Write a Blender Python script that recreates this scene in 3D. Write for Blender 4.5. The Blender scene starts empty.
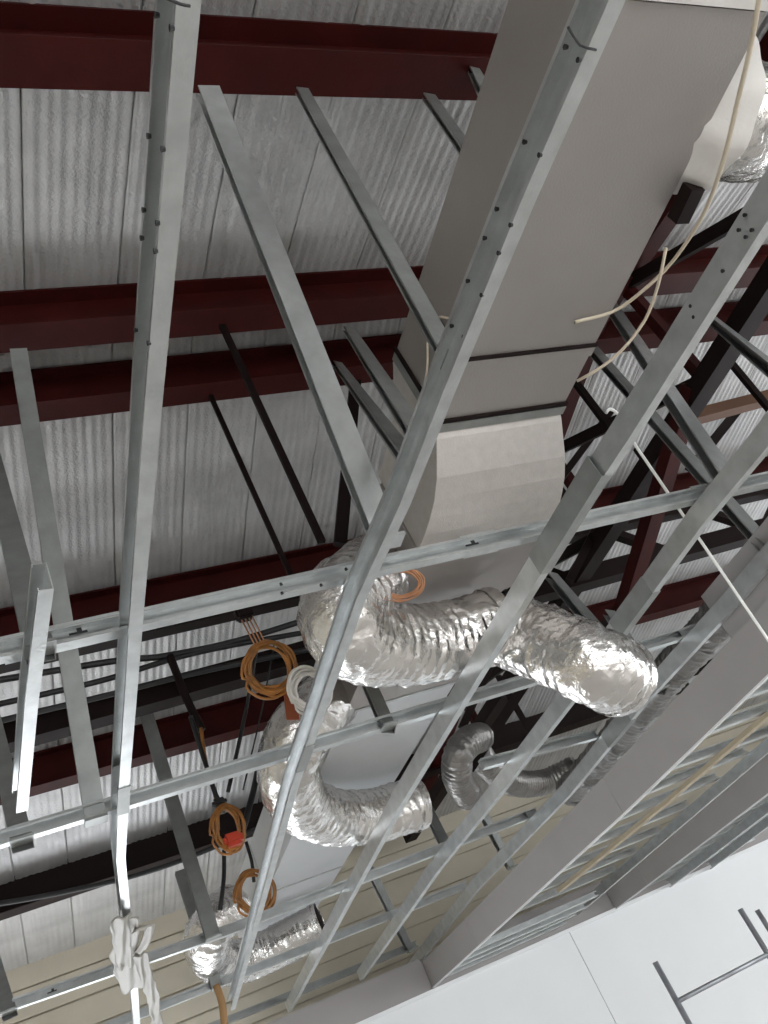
import bpy, bmesh, math, random
from mathutils import Vector, Matrix, noise
random.seed(7)
S = bpy.context.scene
COL = S.collection
LIFT = 2.5          # height of the camera above the floor; everything below is measured from the camera and lifted at the end

# ------------------------------------------------------------------ camera, light, exposure
F = 941.0
def n_(v): return Vector(v).normalized()
def camdir(px, py): return Vector((px-384.0, -(py-512.0), -F))
YA = n_(camdir(80, 1340)); XB = camdir(2310, 150); XB = n_(XB - YA*XB.dot(YA)); ZU = XB.cross(YA)
ROT = Matrix((XB, YA, ZU))                     # camera -> world
cam_d = bpy.data.cameras.new('camera'); cam = bpy.data.objects.new('camera', cam_d); COL.objects.link(cam)
cam_d.sensor_fit = 'VERTICAL'; cam_d.sensor_height = 24.0; cam_d.lens = 24.0*F/1024.0
cam_d.clip_start = 0.02; cam_d.clip_end = 200
cam.matrix_world = ROT.to_4x4()
S.camera = cam

w = bpy.data.worlds.new('world'); S.world = w; w.use_nodes = True
bg = w.node_tree.nodes['Background']
bg.inputs['Color'].default_value = (0.93, 0.96, 1.0, 1); bg.inputs['Strength'].default_value = 4.0

S.view_settings.view_transform = 'Standard'; S.view_settings.look = 'None'
S.view_settings.gamma = 1.0; S.view_settings.use_curve_mapping = False
S.view_settings.exposure = 0.5

# ------------------------------------------------------------------ helpers
def ray(px, py): return ROT @ camdir(px, py)
def PX(px, py, x): d = ray(px, py); return d*(x/d.x)
def PY(px, py, y): d = ray(px, py); return d*(y/d.y)
def PZ(px, py, z): d = ray(px, py); return d*(z/d.z)

def mat(name, col, rough=0.6, metal=0.0, var=0.0, vscale=8.0, bump=0.0, bscale=60.0, col2=None, spec=0.5, stretch=None, btype='noise', trans=0.0, alpha=1.0):
    m = bpy.data.materials.new(name); m.use_nodes = True
    nt = m.node_tree; b = nt.nodes['Principled BSDF']
    b.inputs['Base Color'].default_value = (*col, 1); b.inputs['Roughness'].default_value = rough
    b.inputs['Metallic'].default_value = metal; b.inputs['Specular IOR Level'].default_value = spec
    if alpha < 1: b.inputs['Alpha'].default_value = alpha
    if trans: b.inputs['Transmission Weight'].default_value = trans
    tc = nt.nodes.new('ShaderNodeTexCoord')
    vec = tc.outputs['Object']
    if stretch:
        mp = nt.nodes.new('ShaderNodeMapping'); mp.inputs['Scale'].default_value = stretch
        nt.links.new(vec, mp.inputs['Vector']); vec = mp.outputs['Vector']
    if var or col2:
        nz = nt.nodes.new('ShaderNodeTexNoise'); nz.inputs['Scale'].default_value = vscale; nz.inputs['Detail'].default_value = 5
        nt.links.new(vec, nz.inputs['Vector'])
        rp = nt.nodes.new('ShaderNodeValToRGB'); rp.color_ramp.elements[0].position = .3; rp.color_ramp.elements[1].position = .7
        c2 = col2 or tuple(c*(1-var) for c in col)
        rp.color_ramp.elements[0].color = (*c2, 1); rp.color_ramp.elements[1].color = (*col, 1)
        nt.links.new(nz.outputs['Fac'], rp.inputs['Fac']); nt.links.new(rp.outputs['Color'], b.inputs['Base Color'])
    if bump:
        if btype == 'voronoi':
            t = nt.nodes.new('ShaderNodeTexVoronoi'); t.inputs['Scale'].default_value = bscale; out = t.outputs['Distance']
        else:
            t = nt.nodes.new('ShaderNodeTexNoise'); t.inputs['Scale'].default_value = bscale; t.inputs['Detail'].default_value = 4; out = t.outputs['Fac']
        nt.links.new(vec, t.inputs['Vector'])
        bp = nt.nodes.new('ShaderNodeBump'); bp.inputs['Strength'].default_value = bump; bp.inputs['Distance'].default_value = 0.02
        nt.links.new(out, bp.inputs['Height']); nt.links.new(bp.outputs['Normal'], b.inputs['Normal'])
    return m

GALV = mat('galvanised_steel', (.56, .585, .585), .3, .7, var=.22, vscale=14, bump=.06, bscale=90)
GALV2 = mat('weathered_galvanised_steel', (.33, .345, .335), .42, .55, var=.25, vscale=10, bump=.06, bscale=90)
ROOFM = mat('foil_roof_insulation', (.52, .52, .52), .40, .38, var=.22, vscale=5, bump=.35, bscale=70)
DUCTM = mat('duct_foil_facing', (.38, .355, .335), .36, .5, var=.08, vscale=3, bump=.08, bscale=140)
DUCTO = mat('bare_duct_sheet', (.60, .57, .54), .38, .5, var=.1, vscale=30, bump=.1, bscale=160)
DUCTF = mat('pale_far_duct', (.66, .68, .70), .45, .3, var=.06, vscale=4, bump=.08, bscale=140)  # paler colour for the far duct sections
FLEX = mat('aluminium_foil_sleeve', (.84, .82, .80), .2, .95, var=.1, vscale=9, bump=.5, bscale=30)
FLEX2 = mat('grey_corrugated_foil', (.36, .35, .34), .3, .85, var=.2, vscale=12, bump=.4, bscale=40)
RED = mat('red_oxide_steel', (.043, .0052, .0042), .55, .0, spec=.15, var=.35, vscale=5, bump=.05)
BLACKS = mat('dark_painted_steel', (.012, .006, .0055), .6, 0, spec=.15, var=.3, vscale=5)
BLACK = mat('black_rubber', (.012, .012, .013), .5)
GYP = mat('grey_gypsum_board', (.37, .355, .35), .9, 0, var=.05, vscale=4, spec=.2)
WHITE = mat('white_wall_paint', (.80, .82, .83), .8, 0, var=.03, vscale=2, spec=.25)
CREAM = mat('cream_cladding', (.52, .475, .38), .8, 0, var=.12, vscale=3)
CONC = mat('concrete_floor', (.64, .605, .56), .85, 0, var=.15, vscale=1.5, bump=.05)
ORANGE = mat('orange_cable', (.44, .18, .035), .4, 0, var=.5, vscale=20)
COPPER = mat('copper_wire', (.50, .24, .12), .4, .3)
REDPL = mat('red_plastic', (.5, .05, .02), .4)
WCABLE = mat('white_cable', (.68, .66, .62), .5)
BEIGE = mat('beige_cable', (.62, .54, .42), .55)
PLAST = mat('translucent_plastic_film', (.42, .40, .35), .45, 0, trans=.25, bump=.2, bscale=20)
CANVAS = mat('white_plastic_sheet', (.66, .64, .61), .5, 0, bump=.2, bscale=20)
TIMBER = mat('beige_timber', (.50, .42, .30), .75, 0, var=.15, vscale=6, stretch=(6, 1, 6))
POLE = mat('scaffold_tube_steel', (.42, .44, .47), .35, .5, var=.3, vscale=12)
WROD = mat('white_rod', (.85, .85, .83), .4)

def link(name, me, m, parent=None):
    o = bpy.data.objects.new(name, me); COL.objects.link(o)
    if m and not me.materials: me.materials.append(m)
    if parent: o.parent = parent
    return o
def tag(o, label, cat, group=None):
    o['label'] = label; o['category'] = cat
    if group: o['group'] = group
    return o
def empty(name, loc=(0, 0, 0)):
    o = bpy.data.objects.new(name, None); COL.objects.link(o); o.location = loc; o.empty_display_size = .05
    return o
def struct(o): o['kind'] = 'structure'; return o
def mesh_from(verts, faces, smooth=False, name='m'):
    me = bpy.data.meshes.new(name); me.from_pydata([tuple(v) for v in verts], [], faces); me.update()
    bm = bmesh.new(); bm.from_mesh(me); bmesh.ops.recalc_face_normals(bm, faces=bm.faces); bm.to_mesh(me); bm.free()
    for p in me.polygons: p.use_smooth = smooth
    return me
def box_mesh(lo, hi, bevel=0.0):
    bm = bmesh.new(); bmesh.ops.create_cube(bm, size=1)
    lo = Vector(lo); hi = Vector(hi); c = (lo+hi)/2; s = hi-lo
    for v in bm.verts: v.co = Vector((v.co.x*s.x+c.x, v.co.y*s.y+c.y, v.co.z*s.z+c.z))
    if bevel: bmesh.ops.bevel(bm, geom=list(bm.edges), offset=bevel, segments=2, affect='EDGES')
    me = bpy.data.meshes.new('box'); bm.to_mesh(me); bm.free(); return me

def frames(pts, up):
    out = []
    for i, p in enumerate(pts):
        a = pts[max(i-1, 0)]; b = pts[min(i+1, len(pts)-1)]
        d = (b-a).normalized(); s = d.cross(up)
        if s.length < 1e-4: s = d.cross(Vector((1, 0, 0)))
        s.normalize(); u = s.cross(d); out.append((p, s, u))
    return out
def extrude(pts, profile, up=Vector((0, 0, 1)), smooth=False):
    """profile: closed list of (side, up) pairs swept along pts"""
    pts = [Vector(p) for p in pts]; fr = frames(pts, Vector(up)); n = len(profile)
    vs = [p + s*a + u*b for p, s, u in fr for a, b in profile]; fs = []
    for i in range(len(pts)-1):
        for k in range(n):
            k2 = (k+1) % n
            fs.append((i*n+k, i*n+k2, (i+1)*n+k2, (i+1)*n+k))
    fs.append(tuple(range(n))[::-1]); fs.append(tuple((len(pts)-1)*n+k for k in range(n)))
    return mesh_from(vs, fs, smooth)
def cprofile(w, s, side, t=.0025, lip=.009):
    """lipped C stud: bottom flange width w, height s, origin bottom centre; open towards side (-1/+1)"""
    P = [(-w/2, 0), (w/2, 0), (w/2, lip), (w/2-t, lip), (w/2-t, t), (-w/2+t, t), (-w/2+t, s-t), (w/2-t, s-t), (w/2-t, s-lip), (w/2, s-lip), (w/2, s), (-w/2, s)]
    return [(a*side, b) for a, b in P]
def lprofile(a, b, t=.008): return [(0, 0), (a, 0), (a, t), (t, t), (t, b), (0, b)]
def rect(a, b): return [(-a/2, -b/2), (a/2, -b/2), (a/2, b/2), (-a/2, b/2)]
def iprofile(wd, h, t=.012, tw=.01): return [(-wd/2, 0), (wd/2, 0), (wd/2, t), (tw/2, t), (tw/2, h-t), (wd/2, h-t), (wd/2, h), (-wd/2, h), (-wd/2, h-t), (-tw/2, h-t), (-tw/2, t), (-wd/2, t)]

def catmull(pts, step=.02):
    pts = [Vector(p) for p in pts]; P = [pts[0]*2-pts[1]] + pts + [pts[-1]*2-pts[-2]]; out = []
    for i in range(1, len(P)-2):
        a, b, c, d = P[i-1:i+3]; k = max(2, int((c-b).length/step))
        for j in range(k):
            t = j/k
            out.append(.5*((2*b)+(c-a)*t+(2*a-5*b+4*c-d)*t*t+(3*b-a-3*c+d)*t**3))
    out.append(pts[-1]); return out
def tube_mesh(path, rad, nseg=10, smooth=True, radf=None, cap=True):
    """tube with parallel-transported rings; radf(i, ang, point, s) scales the radius"""
    n = len(path); vs = []; fs = []
    t0 = (path[1]-path[0]).normalized(); u = t0.cross(Vector((0, 0, 1)))
    if u.length < .05: u = t0.cross(Vector((1, 0, 0)))
    u.normalize(); L = 0
    for i in range(n):
        a = path[max(i-1, 0)]; b = path[min(i+1, n-1)]; t = (b-a).normalized()
        u = (u - t*u.dot(t)).normalized(); v = t.cross(u)
        if i: L += (path[i]-path[i-1]).length
        for k in range(nseg):
            an = 2*math.pi*k/nseg; q = u*math.cos(an)+v*math.sin(an)
            r = rad*(radf(L, an, path[i]+q*rad) if radf else 1); vs.append(path[i]+q*r)
    for i in range(n-1):
        for k in range(nseg):
            k2 = (k+1) % nseg; fs.append((i*nseg+k, i*nseg+k2, (i+1)*nseg+k2, (i+1)*nseg+k))
    if cap: fs.append(tuple(range(nseg))[::-1]); fs.append(tuple((n-1)*nseg+k for k in range(nseg)))
    return mesh_from(vs, fs, smooth)
def tube(name, pts, rad, m, parent=None, step=.03, nseg=8, curve=True):
    pts = [Vector(p) for p in pts]
    return link(name, tube_mesh(catmull(pts, step) if curve and len(pts) > 2 else pts, rad, nseg), m, parent)

# ------------------------------------------------------------------ the setting
HC = 1.20      # underside of the ceiling framing (above the camera)
HB = 1.277     # cross channels rest on the main channels
RIDGE_Y, RIDGE_Z, SLOPE = 3.10, 3.30, .15      # purlin undersides
XL, XR, YN, YF = -5.0, 11.0, -4.5, 9.2
def roof_z(y): return RIDGE_Z - SLOPE*abs(y-RIDGE_Y)
struct(link('floor', box_mesh((XL-1, YN-4, -LIFT-.1), (XR+1, YF+.1, -LIFT)), CONC))

# roof of narrow ribbed sheets on both slopes
roof = struct(empty('roof', (0, 0, 0)))
PITCH = .049
def sheet_mesh(wd, y0, y1, seed):
    cols = int(wd/PITCH*8); rows = 12; vs = []; fs = []
    for r in range(rows):
        y = y0+(y1-y0)*r/(rows-1)
        for c in range(cols+1):
            x = wd*c/cols
            amp = .0016+.0045*abs(noise.noise(Vector((x*9, seed, y*.25))))
            z = roof_z(y)+.235+amp*math.sin(2*math.pi*x/PITCH)+.007*noise.noise(Vector((x*16, seed*3.1, y*.6)))
            if c == 0 or c == cols: z += .009
            vs.append((x, y, z))
    for r in range(rows-1):
        for c in range(cols):
            a = r*(cols+1)+c; fs.append((a, a+1, a+cols+2, a+cols+1))
    me = bpy.data.meshes.new('roof_sheet'); me.from_pydata(vs, [], fs); me.update(); me.materials.append(ROOFM)
    for p in me.polygons: p.use_smooth = True
    return me
SW = .392
for y0, y1 in ((YN, RIDGE_Y), (RIDGE_Y, YF+.1)):
    mes = [sheet_mesh(SW, y0, y1, 1.7*k+y0) for k in range(5)]; x = XL; k = 0
    while x < XR:
        k += 1; o = link('roof_sheet', mes[(k*k+k//3) % 5], None, roof); o.location = (x, 0, 0); x += SW+.004

for y0, y1 in ((YN, RIDGE_Y), (RIDGE_Y, YF+.1)):
    vs = [(x, y, roof_z(y)+.27+dz) for dz in (0, .03) for x in (XL-.2, XR+.2) for y in (y0, y1)]
    link('roof_deck', mesh_from(vs, [(0, 1, 3, 2), (4, 5, 7, 6), (0, 1, 5, 4), (2, 3, 7, 6), (0, 2, 6, 4), (1, 3, 7, 5)]), ROOFM, roof)

# far walls: white boarded wall below the soffit, cream cladding above and behind
YW = 7.85
wf = struct(empty('wall_far'))
WX0, WX1, WZ0, WZ1 = -4.4, 1.3, -1.6, .55        # window opening in the left half of the far wall
for x0, x1, z0, z1 in ((WX1, 4.305, -LIFT, .955), (4.317, XR, -LIFT, .955), (XL, WX0, -LIFT, .955), (WX0, WX1, WZ1, .955), (WX0, WX1, -LIFT, WZ0)):
    link('wall_board', box_mesh((x0, YW, z0), (x1, YW+.06, z1)), WHITE, wf)
win = struct(empty('window_1', (0, YW, WZ0)))
for k in range(5):
    xx = WX0+(WX1-WX0)*k/4
    link('mullion', box_mesh((xx-.03, 0, 0), (xx+.03, .06, WZ1-WZ0)), POLE, win)
for zz in (0, WZ1-WZ0-.05):
    link('window_rail', box_mesh((WX0, -.01, zz), (WX1, .07, zz+.05)), POLE, win)
link('joint_backing', box_mesh((4.29, YW+.012, -LIFT), (4.33, YW+.05, .95)), WHITE, wf)
link('shadow_trim', box_mesh((XL, YW-.02, .945), (XR, YW+.06, .972)), WHITE, wf)
for x0, x1 in ((XL, 2.966), (2.984, 4.826), (4.844, XR)):
    link('upper_board', box_mesh((x0, YW-.008, .975), (x1, YW+.05, 1.22)), GYP, wf)
wb = struct(empty('wall_gable'))
link('ledge', box_mesh((1.8, YW+.07, .98), (XR, YF+.1, 1.0)), GYP, wb)  # unseen plate added to cut the light reaching the cream cladding from below
for i in range(7):
    z0 = 1.0+i*.24
    link('cladding_panel', box_mesh((XL, YF, z0), (XR, YF+.04, z0+.228), .006), CREAM, wb)
link('wall_core', box_mesh((XL, YF+.03, 1.0), (XR, YF+.1, 2.6)), CREAM, wb)
def gable_wall(name, x0, x1):
    o = struct(empty(name))
    ys = [-4.0, RIDGE_Y, YF+.1]; pts = [(ys[0], 1.25)] + [(y, roof_z(y)+.2) for y in ys] + [(ys[-1], 1.25)]
    n = len(pts); vs = [(x0, *p) for p in pts]+[(x1, *p) for p in pts]
    fs = [tuple(range(n)), tuple(range(n, 2*n))] + [(i, (i+1) % n, n+(i+1) % n, n+i) for i in range(n)]
    link('upper_wall', mesh_from(vs, fs), CREAM, o)
    link('lower_wall', box_mesh((x0, -4.0, -LIFT), (x1, YF+.1, -1.5)), CREAM, o)
    for y in (-3.9, -.7, 2.5, 5.7, 8.9):
        link('pier', box_mesh((x0, y-.2, -1.5), (x1, y+.2, 1.25)), CREAM, o)
struct(link('wall_left', mesh_from([(x, y, z) for x in (XL-.15, XL) for y, z in ((-4.0, -LIFT), (-4.0, roof_z(-4)+.2), (RIDGE_Y, RIDGE_Z+.2), (YF+.1, roof_z(YF)+.2), (YF+.1, -LIFT))],
    [(0, 1, 2, 3, 4), (5, 6, 7, 8, 9)]+[(i, (i+1) % 5, 5+(i+1) % 5, 5+i) for i in range(5)]), CREAM))
bk = struct(empty('wall_back'))
link('upper_wall', box_mesh((XL, -4.1, .9), (XR, -3.95, roof_z(-4)+.2)), CREAM, bk)
for x0, x1 in ((XL, -3.0), (8.0, XR)): link('side_wall', box_mesh((x0, -4.1, -LIFT), (x1, -3.95, .9)), CREAM, bk)
gable_wall('wall_right', XR, XR+.15)

# ------------------------------------------------------------------ roof steel
PUR = [(1.51, 'first red purlin crossing the top of the picture, bolted under the roof sheets', .17, .22, RED),
       (2.775, 'red purlin just on the near side of the ridge, second from the top', .15, .22, RED),
       (3.245, 'red purlin just past the ridge, right below its twin', .13, .22, RED),
       (4.80, 'dark red purlin hidden behind the long upper cross channel', .14, .22, RED),
       (6.25, 'dark red purlin seen below the black cable bundle', .14, .24, RED),
       (7.75, 'wide black eaves beam under the roof low at left', .16, .30, BLACKS),
       (.35, 'red purlin over the near roof slope, above the top picture edge', .15, .22, RED)]
for y, lab, wd, h, m in PUR:
    z = roof_z(y)
    p = tag(empty('purlin', (0, y, z)), lab, 'purlin', 'steel purlins under the roof')
    link('beam', extrude([(XL, 0, 0), (XR, 0, 0)], iprofile(wd, h)), m, p)

def bar(name, p0, p1, prof, m, parent=None, up=(0, 0, 1)):
    p0 = Vector(p0); p1 = Vector(p1)
    if abs((p1-p0).normalized().dot(Vector(up))) > .95: up = (0, 1, 0)
    return link(name, extrude([p0, p1], prof, up), m, parent)

# lattice girder running across (dark steel)
g = tag(empty('lattice_girder', (0, 4.6, 2.42)), 'dark steel lattice girder crossing behind the foil ducts below the purlins', 'girder')
def gx(x): return 2.40+.022*x
def gbar(n, x0, z0, x1, z1, pr=None, m=BLACKS):
    return bar(n, (x0, 0, z0-2.42), (x1, 0, z1-2.42), pr or rect(.06, .06), m, g)
gbar('bottom_chord', -4.8, gx(-4.8), 10.8, gx(10.8), rect(.11, .13))
gbar('top_chord', -4.8, 2.83, 10.8, 2.86, rect(.09, .09))
x = 2.9
while x < 10:
    gbar('web', x, gx(x), x+.45, 2.83); gbar('web', x+.45, 2.83, x+.9, gx(x)); x += .9

# frame truss running away from the camera on the right, red steel
t = tag(empty('roof_truss', (3.8, 0, 2.5)), 'dark red steel roof truss running beside the right of the big duct', 'truss')
def tb(n, y0, z0, y1, z1, pr, m=RED): return bar(n, (0, y0, z0-2.5), (0, y1, z1-2.5), pr, m, t)
tb('bottom_chord', -2.4, 2.50, 9.0, 2.50-.02, rect(.12, .10), BLACKS)
tb('top_chord', -2.4, roof_z(-2.4)+.1, RIDGE_Y, RIDGE_Z+.1, rect(.12, .12))
tb('top_chord', RIDGE_Y, RIDGE_Z+.1, 9.0, roof_z(9)+.1, rect(.12, .12))
ys = [-1.2, 0.2, 1.5, 2.8, 4.1, 5.4, 6.7]
for i, y in enumerate(ys):
    tb('web', y, 2.5, y, roof_z(y)+.1, rect(.06, .06))
    if i < len(ys)-1: tb('web', y, 2.5, ys[i+1], roof_z(ys[i+1])+.05, rect(.05, .07), BLACKS)
q0 = PX(706, 398, 3.8); q1 = PX(612, 655, 3.8)
rb = tag(bar('knee_brace', q0+Vector((-.02, 0, .1)), q1+Vector((-.02, 0, 0)), rect(.10, .08), RED), 'broad red sloping brace behind the white rod', 'brace')
bb = tag(bar('tie_beam', PY(668, 424, 3.6), PY(775, 396, 3.6), rect(.08, .08), mat('brown_steel', (.12, .06, .035), .7)), 'short brown tie beam between dark truss webs at right', 'beam')

# purlin drop rods
DROP = [((228, 338), (322, 542), 2.80, .03, 'longer thin dark rod hanging from the near ridge purlin'),
        ((216, 408), (292, 578), 3.27, .024, 'thin dark rod hanging from the far ridge purlin, left of its longer twin'),
        ((355, 385), (340, 545), 3.3, .06, 'dark flat post leaning above the first foil elbow'),
        ((348, 465), (378, 535), 3.3, .035, 'short dark strut right of the flat post above the foil elbow'),
        ((576, 383), (613, 432), 3.3, .045, 'short dark rod right of the duct offset'),
        ((612, 410), (545, 500), 4.0, .045, 'dark bracing rod sloping left behind the duct offset'),
        ((552, 478), (585, 522), 4.0, .04, 'short dark strut just right of the duct offset'),
        ((722, 352), (770, 410), 3.4, .05, 'dark strut in upper right roof, below the light hanger'),
        ((770, 370), (690, 470), 4.2, .07, 'dark diagonal brace rising to the right picture edge'),
        ((648, 412), (675, 440), 4.0, .04, 'small dark strut beside the brown tie beam'),
        ((630, 440), (672, 500), 4.4, .045, 'dark rod beside the white rod'),
        ((600, 520), (570, 580), 4.2, .05, 'dark diagonal above the end of the first foil duct'),
        ((645, 575), (590, 640), 4.4, .05, 'dark diagonal just above the cut end of the foil duct'),
        ((520, 692), (470, 768), 4.8, .06, 'dark diagonal brace rising behind the small foil loop'),
        ((505, 688), (532, 735), 4.8, .035, 'short dark strut beside the diagonal over the small foil duct'),
        ((505, 600), (458, 695), 4.6, .05, 'dark red strut under the middle of the first foil duct'),
        ((492, 662), (462, 728), 4.62, .045, 'dark stub above the small foil loop')]
for a, b, y, wd, lab in DROP:
    a = PY(*a, y); b = PY(*b, y); a = a+(a-b).normalized()*.09
    tag(link('drop_rod', extrude([b, a], rect(wd, wd*.6), (0, 1, 0)), BLACKS), lab, 'strut', 'dark steel struts in the roof space')

# black pipes and cables slung beside the girder on the left
for pts, r, lab in [([(-60, 690), (0, 680), (115, 661), (165, 656), (240, 640), (330, 612)], .018, 'uppermost black pipe slung above the girder at left'),
                    ([(-60, 718), (0, 704), (100, 681), (200, 652), (330, 628)], .016, 'middle black pipe slung above the girder at left'),
                    ([(-60, 740), (0, 721), (100, 697), (200, 672), (330, 645)], .016, 'lowest black pipe lying just above the girder at left'),
                    ([(-40, 910), (60, 893), (160, 868), (260, 828)], .02, 'black cable sagging along the eaves beam low at left')]:
    yy = 4.45 if pts[1][1] < 800 else 7.5
    tag(tube('pipe', [PY(*p, yy) for p in pts], r, BLACK), lab, 'pipe', 'black pipes across the roof space')
tag(tube('black_strap', [PY(170, 656, 4.40), PY(185, 695, 4.40), PY(202, 730, 4.40)], .022, BLACKS), 'black strap hanging from the girder pipes beside left main channel', 'strap')
tag(tube('hanging_cord', [PY(201, 728, 4.38), PY(206, 762, 4.38), PY(216, 800, 4.38), PY(218, 830, 4.38)], .009, ORANGE), 'thin orange cord hanging from the black strap', 'cord')

# ------------------------------------------------------------------ ceiling framing
screw_bm = bmesh.new(); bmesh.ops.create_cone(screw_bm, cap_ends=True, segments=8, radius1=.0048, radius2=.0035, depth=.006)
SCREW = bpy.data.meshes.new('screw'); screw_bm.to_mesh(SCREW); screw_bm.free(); SCREW.materials.append(BLACK)
def screw(px, py, parent, x=None, z=None):
    p = PX(px, py, x) if x is not None else PZ(px, py, z)
    o = link('screw', SCREW, None, parent); o.location = p - parent.location
    o.rotation_euler = (0, math.pi/2, 0) if x is not None else (0, 0, 0)
    return o
MW, MS = .032, .072
def main_channel(pxs, label, near=None, far=None, z=HC, m=GALV, wd=MW, s=MS, side=-1):
    pts = [PZ(x, y, z) for x, y in pxs]
    if near is not None:
        d = pts[1]-pts[0] if len(pts) == 2 else pts[2]-pts[0]; k = (near-pts[0].y)/d.y; pts.insert(0, pts[0]+d*k)
    if far is not None:
        d = pts[-1]-pts[-2]; pts.append(pts[-1]+Vector((d.x*.3, d.y, 0))*((far-pts[-1].y)/d.y))
    o = tag(empty('main_channel', pts[0]), label, 'channel', 'main ceiling channels running away from the camera')
    loc = [p-pts[0] for p in pts]
    link('stud', extrude(loc, cprofile(wd, s, side)), m, o)
    return o, pts
def sleeve(o, pts, y, ln, m=GALV2, wd=MW, s=MS, side=-1):
    for a, b in zip(pts, pts[1:]):
        if a.y <= y <= b.y:
            d = (b-a).normalized(); c = a+(b-a)*((y-a.y)/(b.y-a.y)) - pts[0] + Vector((0, 0, -.003))
            link('splice_sleeve', extrude([c-d*ln/2, c+d*ln/2], cprofile(wd+.006, s+.006, side)), m, o); return
A = {}
A[1] = main_channel([(189, 0), (172, 200), (154, 400), (138, 600), (124, 790), (121, 860), (128, 930)], 'leftmost full-length main channel, bent and wrapped in plastic at its far end', near=-1.0, s=.09)
A[2] = main_channel([(613, 10), (529, 200), (450, 390), (405, 505), (361, 600), (294, 790), (233, 1010)], 'main channel passing under the left edge of the big duct', near=-1.0)
A[3] = main_channel([(760, 240), (632, 440), (575, 525), (528, 600), (403, 805), (290, 1012)], 'main channel crossing the middle of the first foil duct', near=-.6, side=1)
A[4] = main_channel([(768, 450), (705, 525), (650, 600), (575, 700), (497, 800), (440, 870), (362, 980)], 'main channel passing behind the cut end half of the foil duct', near=-.4, side=1)
A[5] = main_channel([(768, 570), (738, 605), (646, 704), (571, 795), (480, 888), (412, 972)], 'main channel fixed along the top of the nearer grey bulkhead', near=.2, side=1)
A[0] = main_channel([(46, 590), (32, 700), (22, 812)], 'short main channel stub near the left picture edge', m=GALV)
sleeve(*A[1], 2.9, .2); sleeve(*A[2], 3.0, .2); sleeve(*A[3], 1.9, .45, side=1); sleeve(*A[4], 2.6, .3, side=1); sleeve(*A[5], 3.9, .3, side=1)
# screws along the flanges of the open faces
x1 = A[1][1][1].x - MW/2 - .004
for y0, dy in ((15, 0), (136, 0), (210, 0), (238, 0), (330, 0)):
    xx = 189-(y0/200)*17
    screw(xx-31+y0*.018, y0, A[1][0], x=x1); screw(xx-16+y0*.012, y0+13, A[1][0], x=x1)
x2 = A[2][1][2].x - MW/2 - .004
for px, py in ((566, 47), (525, 142), (497, 209), (485, 238), (468, 281), (452, 326), (579, 60), (540, 155), (511, 225), (499, 253), (482, 295), (464, 337)):
    screw(px, py, A[2][0], x=x2)
x3 = A[3][1][1].x - MW/2 - .004
for px, py in ((745, 215), (739, 230), (746, 237), (752, 230), (723, 271), (691, 306), (694, 317)):
    screw(px, py, A[3][0], x=x3)
# twisted tie wires near the camera
for i, (p, q, r) in enumerate([((568, 27), (580, 45), (596, 50)), ((166, -2), (180, 4), (190, 6))]):
    tag(tube('tie_wire', [PZ(*p, HC-.02), PZ(*q, HC-.03), PZ(*r, HC-.03)], .0022, BLACK), ['black tie wire twisted on the channel under the duct', 'black tie wire at the top of the leftmost full channel'][i], 'wire')

def cross_channel(pxs, label, left=None, right=None, z=HB, m=GALV, wd=.032, s=.05):
    pts = [PZ(x, y, z) for x, y in pxs]
    if left is not None: d = pts[1]-pts[0]; pts.insert(0, pts[0]+d*((left-pts[0].x)/d.x))
    if right is not None: d = pts[-1]-pts[-2]; pts.append(pts[-1]+Vector((d.x, d.y*.2, 0))*((right-pts[-1].x)/d.x))
    o = tag(empty('cross_channel', pts[0]), label, 'channel', 'cross channels resting on the main channels')
    link('stud', extrude([p-pts[0] for p in pts], cprofile(wd, s, 1)), m, o)
    return o, pts
B = {}
B[1] = cross_channel([(0, 661), (357, 579), (768, 486)], 'longest bright cross channel spanning the whole middle of the picture', left=-1.6, right=2.93)
B[2] = cross_channel([(0, 847), (383, 730), (709, 632)], 'second cross channel, just under the first foil duct', left=-1.6, right=2.93)
B[3] = cross_channel([(14, 1010), (224, 937), (540, 815)], 'third cross channel, bright and ending free at lower left', right=2.93)
B[6] = cross_channel([(484, 769), (600, 738)], 'short cross channel lying over the narrow grey duct, between second and third', right=2.93)
B[4] = cross_channel([(180, 1003), (404, 914)], 'fourth cross channel, below the farthest foil duct', left=-1.0, right=2.93)
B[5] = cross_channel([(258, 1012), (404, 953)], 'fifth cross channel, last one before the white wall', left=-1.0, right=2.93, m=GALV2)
def bsleeve(o, pts, x, ln, m=GALV2, wd=.032, s=.05):
    for a, b in zip(pts, pts[1:]):
        if a.x <= x <= b.x:
            d = (b-a).normalized(); c = a+(b-a)*((x-a.x)/(b.x-a.x)) - pts[0] + Vector((0, 0, -.002))
            link('splice_sleeve', extrude([c-d*ln/2, c+d*ln/2], cprofile(wd+.006, s+.006, 1)), m, o); return
bsleeve(*B[1], 1.45, .12, GALV); bsleeve(*B[1], 2.35, .1); bsleeve(*B[1], .26, .3, GALV)
for px, py in ((281, 584), (321, 585), (282, 593), (346, 569)): screw(px, py, B[1][0], z=HB-.002)

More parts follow.
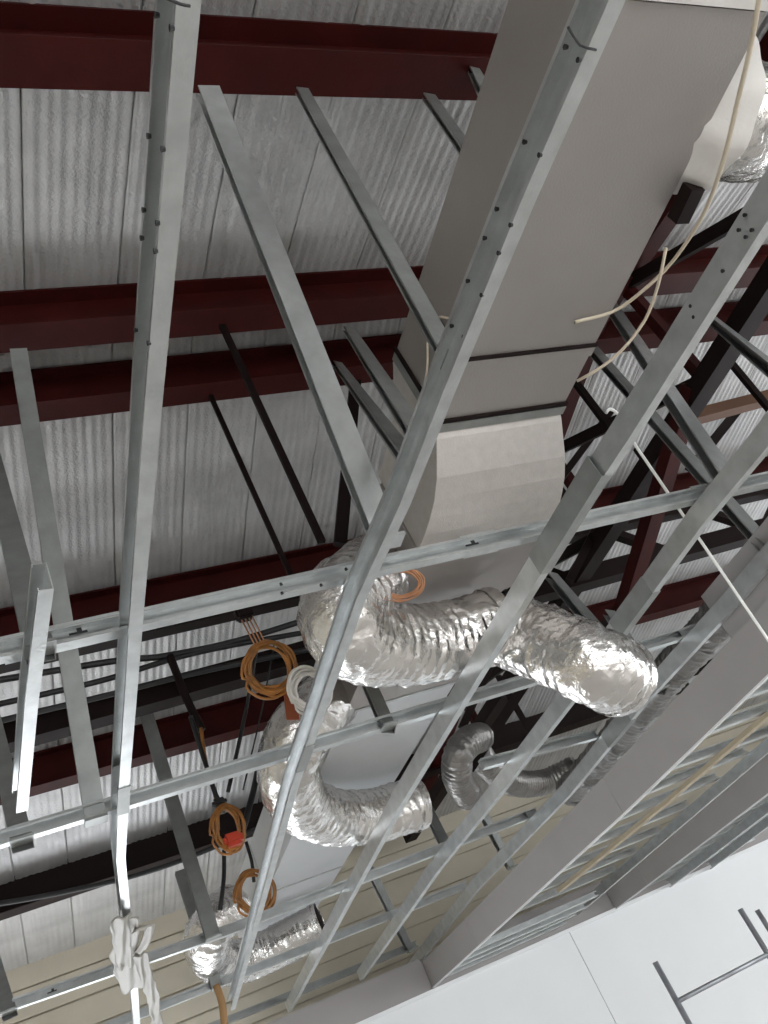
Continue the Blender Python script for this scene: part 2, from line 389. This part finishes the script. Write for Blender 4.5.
# punched service slots in the stud faces
def slot(ch, a, b, parts):
    o, pts = ch
    p0, p1 = pts[a], pts[b]; d_ = (p1-p0).normalized()
    for f, wd, hh, zz in parts:
        c_ = p0+(p1-p0)*f-p0 + (p0-pts[0]) + V3((0, -.0175, zz))
        link('service_slot', box_mesh(c_-V3((wd, .0012, hh)), c_+V3((wd, .0012, hh))), BLACK, o)
V3 = Vector
def frac(ch, a, b, px, py):
    o, pts = ch; q = PZ(px, py, HB); return (q.x-pts[a].x)/(pts[b].x-pts[a].x)
for ch, a, b, px, py in ((B[1], 1, 2, 80, 643), (B[1], 2, 3, 473, 553), (B[3], 0, 1, 53, 997)):
    f_ = frac(ch, a, b, px, py)
    slot(ch, a, b, [(f_, .022, .0025, .018), (f_+.004, .006, .007, .024)])

# hanger studs from the framing to the purlins, with a folded foot each
def hanger(b, bz, tp, ty, label, wd=.035, s=.02, m=GALV, foot=True, tz=None):
    wd *= 1.35; s *= 1.3
    b = PZ(*b, bz)
    if bz == T: b.y -= .02
    tp = PZ(*tp, tz) if tz is not None else PY(*tp, ty)
    if tp.z > 2.9: tp = tp+(tp-b).normalized()*.05
    o = tag(empty('hanger_stud', b), label, 'hanger', 'hanger studs between ceiling framing and roof')
    link('stud', extrude([Vector((0, 0, 0)), tp-b], cprofile(wd, s, 1, .002, .006), (0, 1, 0)), m, o)
    if foot: link('foot', box_mesh((-wd*.55, -.028, -.007), (wd*.55, .03, .002)), m, o)
    return o
T = HB-.004
hanger((387, 545), T, (213, 96), 1.52, 'broad pale hanger stud from the top purlin down to the elbow of foil duct', .055, .032)
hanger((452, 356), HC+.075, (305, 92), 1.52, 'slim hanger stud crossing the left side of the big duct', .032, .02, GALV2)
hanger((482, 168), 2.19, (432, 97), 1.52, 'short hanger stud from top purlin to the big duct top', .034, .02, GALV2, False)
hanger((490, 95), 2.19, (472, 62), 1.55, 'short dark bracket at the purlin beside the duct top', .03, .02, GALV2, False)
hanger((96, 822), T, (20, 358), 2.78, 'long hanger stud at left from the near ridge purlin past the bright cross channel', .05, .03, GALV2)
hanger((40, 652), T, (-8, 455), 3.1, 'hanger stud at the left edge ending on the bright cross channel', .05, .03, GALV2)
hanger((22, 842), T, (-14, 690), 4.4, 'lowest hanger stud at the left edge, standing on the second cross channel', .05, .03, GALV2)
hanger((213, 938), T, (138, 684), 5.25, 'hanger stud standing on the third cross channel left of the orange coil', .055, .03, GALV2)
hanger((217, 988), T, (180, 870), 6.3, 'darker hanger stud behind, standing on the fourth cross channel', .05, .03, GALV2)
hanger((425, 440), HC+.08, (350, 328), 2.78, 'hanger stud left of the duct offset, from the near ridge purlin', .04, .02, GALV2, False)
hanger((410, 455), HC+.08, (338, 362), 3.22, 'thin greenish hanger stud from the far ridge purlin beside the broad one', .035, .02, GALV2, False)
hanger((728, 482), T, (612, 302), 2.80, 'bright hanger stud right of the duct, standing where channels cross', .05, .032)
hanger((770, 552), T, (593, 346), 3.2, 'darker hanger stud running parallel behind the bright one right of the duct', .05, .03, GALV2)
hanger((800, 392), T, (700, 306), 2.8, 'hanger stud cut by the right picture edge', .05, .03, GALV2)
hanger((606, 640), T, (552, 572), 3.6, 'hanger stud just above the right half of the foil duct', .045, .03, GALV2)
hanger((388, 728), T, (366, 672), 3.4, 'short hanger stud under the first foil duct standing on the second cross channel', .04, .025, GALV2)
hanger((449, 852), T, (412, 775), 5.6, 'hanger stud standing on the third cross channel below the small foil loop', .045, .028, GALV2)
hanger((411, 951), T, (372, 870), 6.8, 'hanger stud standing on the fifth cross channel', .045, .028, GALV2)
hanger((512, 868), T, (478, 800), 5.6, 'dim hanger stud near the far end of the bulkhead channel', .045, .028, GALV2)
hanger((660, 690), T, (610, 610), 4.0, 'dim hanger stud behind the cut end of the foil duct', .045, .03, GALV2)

hanger((9, 1012), T, (-22, 905), 6.2, 'dark hanger stud at the free left end of the third cross channel', .05, .03, GALV2)

# ------------------------------------------------------------------ grey bulkheads at right
def bulkhead(x, low, top, label, y0, seams):
    """low/top: lists of (y, z) along the board"""
    def z_at(l, y):
        for (a, za), (b, zb) in zip(l, l[1:]):
            if a <= y <= b: return za+(zb-za)*(y-a)/(b-a)
        return l[-1][1]
    o = tag(empty('bulkhead', (x, y0, z_at(low, y0))), label, 'bulkhead', 'gypsum bulkheads below the framing')
    org = Vector(o.location); th = .0125
    for a, b in zip(seams, seams[1:]):
        vs = []
        for xx in (x, x+th):
            for y in (a+.0015, b-.0015):
                vs += [(xx, y, z_at(low, y)), (xx, y, z_at(top, y))]
        vs = [Vector(v)-org for v in vs]
        link('gypsum_board', mesh_from(vs, [(0, 1, 3, 2), (4, 5, 7, 6), (0, 1, 5, 4), (2, 3, 7, 6), (0, 2, 6, 4), (1, 3, 7, 5)]), GYP, o)
        p = [Vector((x+.006, y, z_at(low, y)-.003))-org for y in (a, b)]
        link('corner_bead', extrude(p, rect(.022, .008)), WHITE, o)
    for a, b in zip(seams, seams[1:]):
        p = [Vector((x+th+.02, y, z_at(low, y)+.01))-org for y in (a, b)]
        link('back_stud', extrude(p, cprofile(.03, .03, -1)), GALV, o)
    return o
bulkhead(2.97, [(-.5, .915), (4.1, .92), (YW, .985)], [(-.5, 1.14), (4.75, 1.13), (YW, 1.185)], 'nearer long grey gypsum bulkhead reaching the white wall', -.5, [-.5, 1.9, 4.3, 6.7, YW-.012])
bulkhead(4.83, [(0, .91), (5.4, .92), (YW, .962)], [(0, 1.15), (6, 1.15), (YW, 1.18)], 'farther grey gypsum bulkhead at the right picture edge', 0, [0, 2.4, 4.8, 7.2, YW-.012])
ub = tag(link('gypsum_board', box_mesh((3.005, .6, 1.145), (3.018, 2.97, 1.375)), GYP), 'loose grey gypsum board above the nearer bulkhead at the right edge', 'board')

# open framing beyond the bulkheads: one bay between them, another past the second
ORD = ['first', 'second', 'third', 'fourth', 'fifth', 'sixth', 'seventh', 'eighth', 'ninth', 'tenth', 'eleventh', 'twelfth', 'thirteenth', 'fourteenth', 'fifteenth', 'sixteenth']
def bay(x0, x1, z, ylist, where, group, wd=.045, s=.05, dz=0.0):
    for i, y in enumerate(ylist):
        o = tag(empty('bay_channel', (x0, y, z)), f'{ORD[i]} short cross channel from the white wall, {where}', 'channel', group)
        k = random.Random(i*7+int(z*100))
        link('stud', extrude([(0, 0, 0), (x1-x0, k.uniform(-.05, .05), k.uniform(-.012, .012)+dz)], cprofile(wd, s, 1)), GALV, o)
HL = 1.085
bay(3.02, 4.50, HL+.03, [YW-.9-.40*i for i in range(13)], 'in the bay between the two bulkheads', 'short channels between the bulkheads')
bay(3.02, 4.25, 1.0, [YW-.10-.22*i for i in range(4)], 'low strips in the bay between the bulkheads', 'low strips between the bulkheads', .05, .04)
bay(4.87, 6.5, 1.01, [YW-.12-.26*i for i in range(11)], 'in the bay past the farther bulkhead', 'short channels past the farther bulkhead', .045, .04)
for x, y0, z, lab in ((4.47, 1.5, HL-.045, 'only main channel in the bay between the bulkheads, right of the timber batten'),
                      (5.45, 3.5, .935, 'nearer main channel in the bay past the farther bulkhead'),
                      (5.95, 3.5, .935, 'farther main channel in the bay past the farther bulkhead')):
    o = tag(empty('main_channel', (x, y0, z)), lab, 'channel', 'main ceiling channels running away from the camera')
    link('stud', extrude([(0, 0, 0), (0, YW-y0-.03, 0)], cprofile(MW, .07, -1)), GALV, o)
bp_ = [PZ(x, y, HL+.008) for x, y in ((768, 715), (669, 800), (560, 890))]
tag(link('timber_batten', extrude([bp_[0]*2-bp_[1]]+bp_, rect(.06, .025)), TIMBER), 'beige timber batten laid along the bay between the bulkheads', 'batten')

# ------------------------------------------------------------------ big rectangular duct
d = tag(empty('rectangular_duct', (1.82, .69, 1.8)), 'large grey foil-faced rectangular air duct with a stepped-down offset', 'duct')
org = Vector(d.location)
def dsec(y, zb, x0, x1, h): return [Vector((x0, y, zb)), Vector((x1, y, zb)), Vector((x1, y, zb+h)), Vector((x0, y, zb+h))]
def duct_piece(name, secs, m=DUCTM, smooth=False, parent=d):
    vs = [p-org for s_ in secs for p in s_]; fs = []
    for i in range(len(secs)-1):
        for k in range(4):
            k2 = (k+1) % 4; fs.append((4*i+k, 4*i+k2, 4*i+4+k2, 4*i+4+k))
    fs.append((0, 1, 2, 3)); e = 4*(len(secs)-1); fs.append((e, e+1, e+2, e+3))
    return link(name, mesh_from(vs, fs, smooth), m, parent)
def strip(name, y, zb, x0, x1, h, ln, grow, m):      # collar round the duct
    secs = [dsec(y-ln/2, zb-grow, x0-grow, x1+grow, h+2*grow), dsec(y+ln/2, zb-grow, x0-grow, x1+grow, h+2*grow)]
    return duct_piece(name, secs, m)
X0, X1 = 1.566, 2.075
duct_piece('duct_section', [dsec(.69, 1.8, X0, X1, .36), dsec(1.775, 1.8, X0, X1, .36)])
duct_piece('duct_section', [dsec(1.785, 1.8, X0, X1, .36), dsec(2.035, 1.8, X0, X1, .36)])
secs = []
for f, dz in ((0, .004), (.10, .006), (.13, .02), (.36, .105), (.52, .143), (.68, .165), (.84, .180), (1.0, .187)):
    secs.append(dsec(2.045+f*.44, 1.80-dz, X0-.04*f, X1+.045*f, .36))
duct_piece('offset_section', secs, DUCTO)
far = []
for i in range(4):
    y0 = 2.495+i*1.2; far.append((y0, y0+1.19))
for i, (a, b) in enumerate(far):
    za = 1.612+.012*i; zb = za+.012; xr0 = X1+.045-.022*i
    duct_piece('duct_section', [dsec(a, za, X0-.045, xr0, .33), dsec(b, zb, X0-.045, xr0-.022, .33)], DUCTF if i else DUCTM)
strip('flange', 1.765, 1.8, X0, X1, .36, .012, .008, BLACKS); strip('flange_lip', 1.792, 1.8, X0, X1, .36, .04, .005, DUCTM)
strip('flange', 2.035, 1.8, X0, X1, .36, .016, .008, BLACKS); strip('flange_lip', 2.062, 1.795, X0, X1, .36, .036, .006, GALV2)
for i, (a, b) in enumerate(far[1:]):
    strip('flange', a-.005, 1.622+.012*i, X0-.045, X1+.03-.022*i, .33, .02, .003, GALV)
cl = duct_piece('canvas_collar', [dsec(.30, 1.79, X0-.03, X1+.03, .4), dsec(.683, 1.79, X0-.01, X1+.03, .38)], CANVAS)
# ledger rails carrying the duct
c = PX(694, 186, 2.11); c2 = PX(678, 220, 2.11)
tag(link('support_bar', extrude([c, c2], rect(.05, .045)), BLACKS), 'short black steel bar clamped against the right side of the big duct', 'bracket')

# ------------------------------------------------------------------ flexible foil ducts
def flex(name, pts, rad, label, m=FLEX, pitch=.045, rib=.035, crk=.10, nseg=60, collar=True, seed=0.0, ribk=.3):
    path = catmull(pts, min(.011, pitch/6))
    def rf(L, an, p):
        q = p*9+Vector((seed, 0, 0))
        c1 = noise.noise(q); c2 = noise.noise(p*26+Vector((0, seed, 0))); c3 = abs(noise.noise(Vector((an*5, L*14, seed))))
        c4 = noise.noise(Vector((an*1.6, L*38, seed)))
        return 1 + rib*ribk*math.sin(2*math.pi*L/pitch + 2.2*c1*(1-ribk)) + crk*.4*c1 + crk*.4*c2 - crk*.5*c3 + crk*.35*c4 + crk*.22*noise.noise(p*55)
    o = tag(empty(name, pts[0]), label, 'flexible duct', 'foil flexible ducts')
    me = tube_mesh([p-pts[0] for p in path], rad, nseg, True, lambda L, an, p: rf(L, an, p+pts[0]), cap=False)
    link('foil_sleeve', me, m, o)
    # inner dark liner ends and clamp bands
    for i, (a, b) in enumerate(((0, 2), (-1, -3))):
        p = path[a]; dd = (path[a]-path[b]).normalized()
        link('end_liner', tube_mesh([p-dd*.03-pts[0], p-dd*.004-pts[0]], rad*.93, 24, True), BLACKS, o)
        link('clamp_band', tube_mesh([p-dd*.05-pts[0], p-dd*.028-pts[0]], rad*1.045, 32, True, cap=False), m, o)
    return o
V = Vector
flex('flexible_duct', [V((1.50, 2.80, 1.76)), PZ(366, 580, 1.66), PZ(345, 600, 1.55), PZ(343, 625, 1.47), PZ(366, 643, 1.435), PZ(410, 645, 1.43), PZ(455, 638, 1.43), PZ(500, 624, 1.43)], .148,
     'crinkled silver foil duct elbow hooking under the big duct, left half', seed=1.3)
flex('flexible_duct', [PZ(494, 622, 1.40), PZ(520, 634, 1.33), PZ(560, 650, 1.17), PZ(592, 664, 1.06), PZ(621, 678, 1.02)], .143,
     'crinkled silver foil duct with a cut open end, hanging below the channels at right', seed=5.1, crk=.13)
flex('flexible_duct', [V((1.50, 3.75, 1.74)), PZ(318, 712, 1.66), PZ(296, 738, 1.58), PZ(288, 772, 1.50), PZ(302, 804, 1.46), PZ(336, 817, 1.45), PZ(376, 815, 1.45), PZ(418, 803, 1.45)], .14,
     'silver foil duct bending round below the white cable coil', seed=9.7, rib=.045, pitch=.06)
flex('flexible_duct', [PZ(236, 905, 1.62), PZ(215, 922, 1.55), PZ(207, 945, 1.49), PZ(222, 963, 1.47), PZ(258, 955, 1.47), PZ(322, 923, 1.47)], .14,
     'farthest silver foil duct elbow, low at left under the orange coils', seed=3.3)
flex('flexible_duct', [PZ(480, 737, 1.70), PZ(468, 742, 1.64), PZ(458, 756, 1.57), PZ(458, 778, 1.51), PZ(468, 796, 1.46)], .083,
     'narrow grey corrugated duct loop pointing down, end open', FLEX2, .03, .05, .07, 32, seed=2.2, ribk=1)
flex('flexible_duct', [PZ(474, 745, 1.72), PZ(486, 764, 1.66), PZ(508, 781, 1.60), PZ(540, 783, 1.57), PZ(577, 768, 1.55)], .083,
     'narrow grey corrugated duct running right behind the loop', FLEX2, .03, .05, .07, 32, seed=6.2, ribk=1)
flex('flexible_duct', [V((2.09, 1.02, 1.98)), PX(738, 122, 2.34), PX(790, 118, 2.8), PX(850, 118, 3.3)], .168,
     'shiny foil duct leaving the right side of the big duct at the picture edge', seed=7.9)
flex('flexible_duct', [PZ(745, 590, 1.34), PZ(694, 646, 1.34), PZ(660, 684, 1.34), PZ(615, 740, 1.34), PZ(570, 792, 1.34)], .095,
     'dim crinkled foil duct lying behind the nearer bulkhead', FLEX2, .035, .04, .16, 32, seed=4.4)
# plastic wrap at the collar of the right-hand duct
c0 = V((2.085, 1.02, 1.97)); c1 = c0+(PX(738, 122, 2.34)-c0)*.45
def wrapf(L, an, p): return (.98+.35*math.sin(min(1, L/.2)*2.6))*(1+.03*math.sin(an*9+L*6)+.03*noise.noise(p*12))
wr = link('plastic_wrap', tube_mesh(catmull([c0, (c0+c1)/2, c1], .02), .175, 64, True, wrapf, cap=False), CANVAS)
tag(wr, 'white plastic sheet gathered round the duct collar at upper right', 'plastic sheet')

# ------------------------------------------------------------------ cables, coils, rope
def coil(name, c, rad, wire, turns, m, label, normal, squash=1.0, drop=0.0, seed=0):
    rnd = random.Random(seed); n = Vector(normal).normalized(); u = n.cross(Vector((0, 0, 1))).normalized(); v = u.cross(n)
    pts = []
    for i in range(turns*18):
        a = 2*math.pi*i/18; k = i//18
        r = rad*(1+rnd.uniform(-.03, .03)+.16*math.sin(k*2.3)*.5)
        off = n*((k/turns-.5)*wire*turns*.55+rnd.uniform(-.4, .4)*wire)
        pts.append(u*math.cos(a)*r*squash + v*math.sin(a)*r*(1+.2*math.sin(k*3.1)) + off + u*(.16*rad*math.sin(k*1.7)) + v*(.14*rad*math.cos(k*2.9)))
    o = tag(empty(name, c), label, 'cable coil')
    link('cable', tube_mesh(catmull(pts, wire*2.2), wire, 6), m, o)
    return o
toCam = lambda p: -p.normalized()
def at(px, py, y): return PY(px, py, y)
p = at(270, 668, 3.15)
o = coil('cable_coil', p, .095, .0055, 9, ORANGE, 'orange cable coil hung beside the white coil', toCam(p)+V((.3, 0, .1)), .95, seed=1)
for k in range(4):
    link('tie', tube_mesh([V((-.02+.014*k, 0, .09)), V((-.03+.016*k, .02, .27))], .003, 5), COPPER, o)
link('hook_block', box_mesh((-.045, 0, .25), (.025, .05, .31), .01), BLACKS, o)
p = at(309, 690, 2.95)
coil('cable_coil', p, .072, .0055, 12, WCABLE, 'white cable coil tucked behind the channel', toCam(p)+V((-.2, 0, .1)), .85, seed=2)
p = at(228, 828, 4.3)
o = coil('cable_coil', p, .095, .006, 8, ORANGE, 'bundled orange cable coil hanging on a dark hook in mid air', toCam(p)+V((.5, 0, 0)), .72, seed=3)
link('plug', box_mesh((-.04, -.03, -.09), (.05, .03, -.03), .015), REDPL, o)
link('hook', tube_mesh(catmull([V((0, 0, .08)), V((.01, 0, .12)), V((-.005, 0, .17)), V((.0, 0, .6))], .02), .012, 8), BLACK, o)
link('knot', box_mesh((-.035, -.02, .11), (.035, .02, .15), .012), BLACK, o)
p = at(255, 892, 5.3)
coil('cable_coil', p, .105, .007, 9, ORANGE, 'orange cable coil hanging above the farthest foil duct', toCam(p)+V((.2, 0, 0)), .9, seed=4)
p = at(402, 584, 2.55)
o = coil('cable_coil', p, .05, .003, 8, COPPER, 'loose copper coloured wire bunch under the big duct', V((0, -1, -.3)), 1.5, seed=5)
p = at(222, 1000, 5.6)
tag(tube('hanging_cord', [at(216, 985, 5.6), at(222, 1003, 5.6), at(225, 1030, 5.6)], .02, mat('brown_cord', (.30, .17, .07), .7)), 'brown cord bundle hanging at the bottom picture edge', 'cord')
for (a, b, y, r, lab) in [((258, 640), (228, 792), 4.3, .010, 'dark rope from the pipes down to the hanging orange coil'),
                          ((275, 640), (243, 790), 4.5, .004, 'thin dark cord right of the rope'),
                          ((224, 850), (220, 910), 5.3, .012, 'left one of two short dark cords above the farthest foil duct'),
                          ((246, 842), (254, 882), 5.3, .010, 'right one of two short dark cords above the farthest foil duct'),
                          ((262, 745), (243, 830), 4.6, .016, 'black cable dropping behind the silver elbow')]:
    A_, B_ = PY(*a, y), PY(*b, y)
    tag(tube('rope', [A_, (A_+B_)/2+V((.01, 0, 0)), B_], r, BLACK), lab, 'rope', 'dark ropes')
# plug strap below coil one
p = at(290, 692, 3.2)
tag(link('tag_strip', extrude([p, at(293, 720, 3.2)], rect(.05, .006), (0, 1, 0)), mat('brown_plastic', (.25, .06, .02), .4)), 'red brown strip hanging between orange and white coils', 'strip')

# beige cables around the duct
tag(tube('cable', [PZ(762, -20, 1.62), PZ(752, 40, 1.62), PZ(738, 100, 1.64), PZ(722, 165, 1.66), PZ(703, 215, 1.70), PZ(672, 262, 1.74), PZ(640, 293, 1.76), PZ(612, 312, 1.785), PZ(575, 322, 1.79)], .006, BEIGE), 'long beige cable drooping along the right side of the big duct', 'cable')
tag(tube('cable', [PZ(666, 248, 1.72), PZ(658, 285, 1.70), PZ(645, 320, 1.68), PZ(622, 350, 1.66), PZ(600, 368, 1.66), PZ(577, 381, 1.68)], .005, BEIGE), 'thinner beige cable loop below the long one', 'cable')
tag(tube('cable', [PX(452, 319, 1.55), PX(437, 318, 1.55), PX(428, 335, 1.55), PX(427, 370, 1.55), PX(420, 400, 1.55), PX(405, 430, 1.55)], .004, BEIGE), 'thin beige cable against the left side of the big duct', 'cable')
tag(tube('rod', [PZ(606, 413, 1.84), PZ(610, 409, 1.85), PZ(618, 414, 1.83), PZ(626, 429, 1.77), PZ(636, 446, 1.70)]+[PZ(636, 446, 1.70).lerp(PZ(775, 650, .90), k/8) for k in range(1, 9)], .0062, WROD, step=.03), 'long thin white rod slanting down to the right picture edge', 'rod')

# plastic film tied round the far end of the leftmost channel
def film(parent, px, z, wd, seed):
    pts = catmull([PZ(x, y, z) for x, y in px], .025); vs = []; fs = []; K = 9
    for i, q in enumerate(pts):
        for k in range(K):
            f = (k/(K-1)-.5)
            nz = noise.noise(V((i*.16+seed, k*.35, 0)))
            vs.append(q + V((f*wd*(1+.35*nz), .02*nz, .006*math.sin(k*1.1+i*.2+seed)+.008*nz)) - parent.location)
    for i in range(len(pts)-1):
        for k in range(K-1):
            a = i*K+k; fs.append((a, a+1, a+K+1, a+K))
    me = mesh_from(vs, fs, True); ob = link('film_strip', me, PLAST, parent)
    sd = ob.modifiers.new('thick', 'SOLIDIFY'); sd.thickness = .003
    return ob
pl = tag(empty('plastic_film', PZ(130, 935, HC)), 'torn translucent plastic film knotted round channel ends at lower left', 'plastic film')
film(pl, [(124, 922), (126, 940), (124, 955), (130, 978), (134, 990)], HC-.03, .11, 1)
film(pl, [(136, 930), (148, 926), (147, 940), (140, 952)], HC-.035, .05, 4)
film(pl, [(140, 955), (147, 978), (153, 1000), (160, 1040)], HC-.035, .06, 7)
film(pl, [(120, 918), (122, 945), (126, 968)], HC-.04, .07, 11)
tail = main_channel([(129, 935), (134, 985), (139, 1050)], 'bent end piece of channel below the plastic knot', wd=.036, s=.04)

# ------------------------------------------------------------------ scaffold tubes in front of the white wall
sc = tag(empty('scaffold_frame', PY(655, 962, 5.0)), 'grey steel scaffold frame tube ends in front of the white wall', 'scaffold')
so = Vector(sc.location)
def up_tube(px, py, y, nm):
    p = PY(px, py, y)
    link(nm, tube_mesh([V((p.x, p.y, -LIFT))-so, p-so], .016, 14), POLE, sc); return p
pa = up_tube(655, 962, 5.0, 'standard'); pb = up_tube(740, 909, 5.0, 'standard'); pc = up_tube(757, 910, 5.35, 'standard')
zr = PY(680, 1000, 5.0).z
link('ledger', tube_mesh([V((pa.x, 5.0, zr))-so, V((pb.x+.05, 5.0, zr))-so], .013, 12), POLE, sc)
for zz in (-.9, -1.8):
    link('ledger', tube_mesh([V((pa.x, 5.0, zz))-so, V((pb.x, 5.0, zz))-so], .013, 12), POLE, sc)

# ------------------------------------------------------------------ lift everything so that the floor is z = 0
for o in list(S.objects):
    if o.parent is None: o.location.z += LIFT
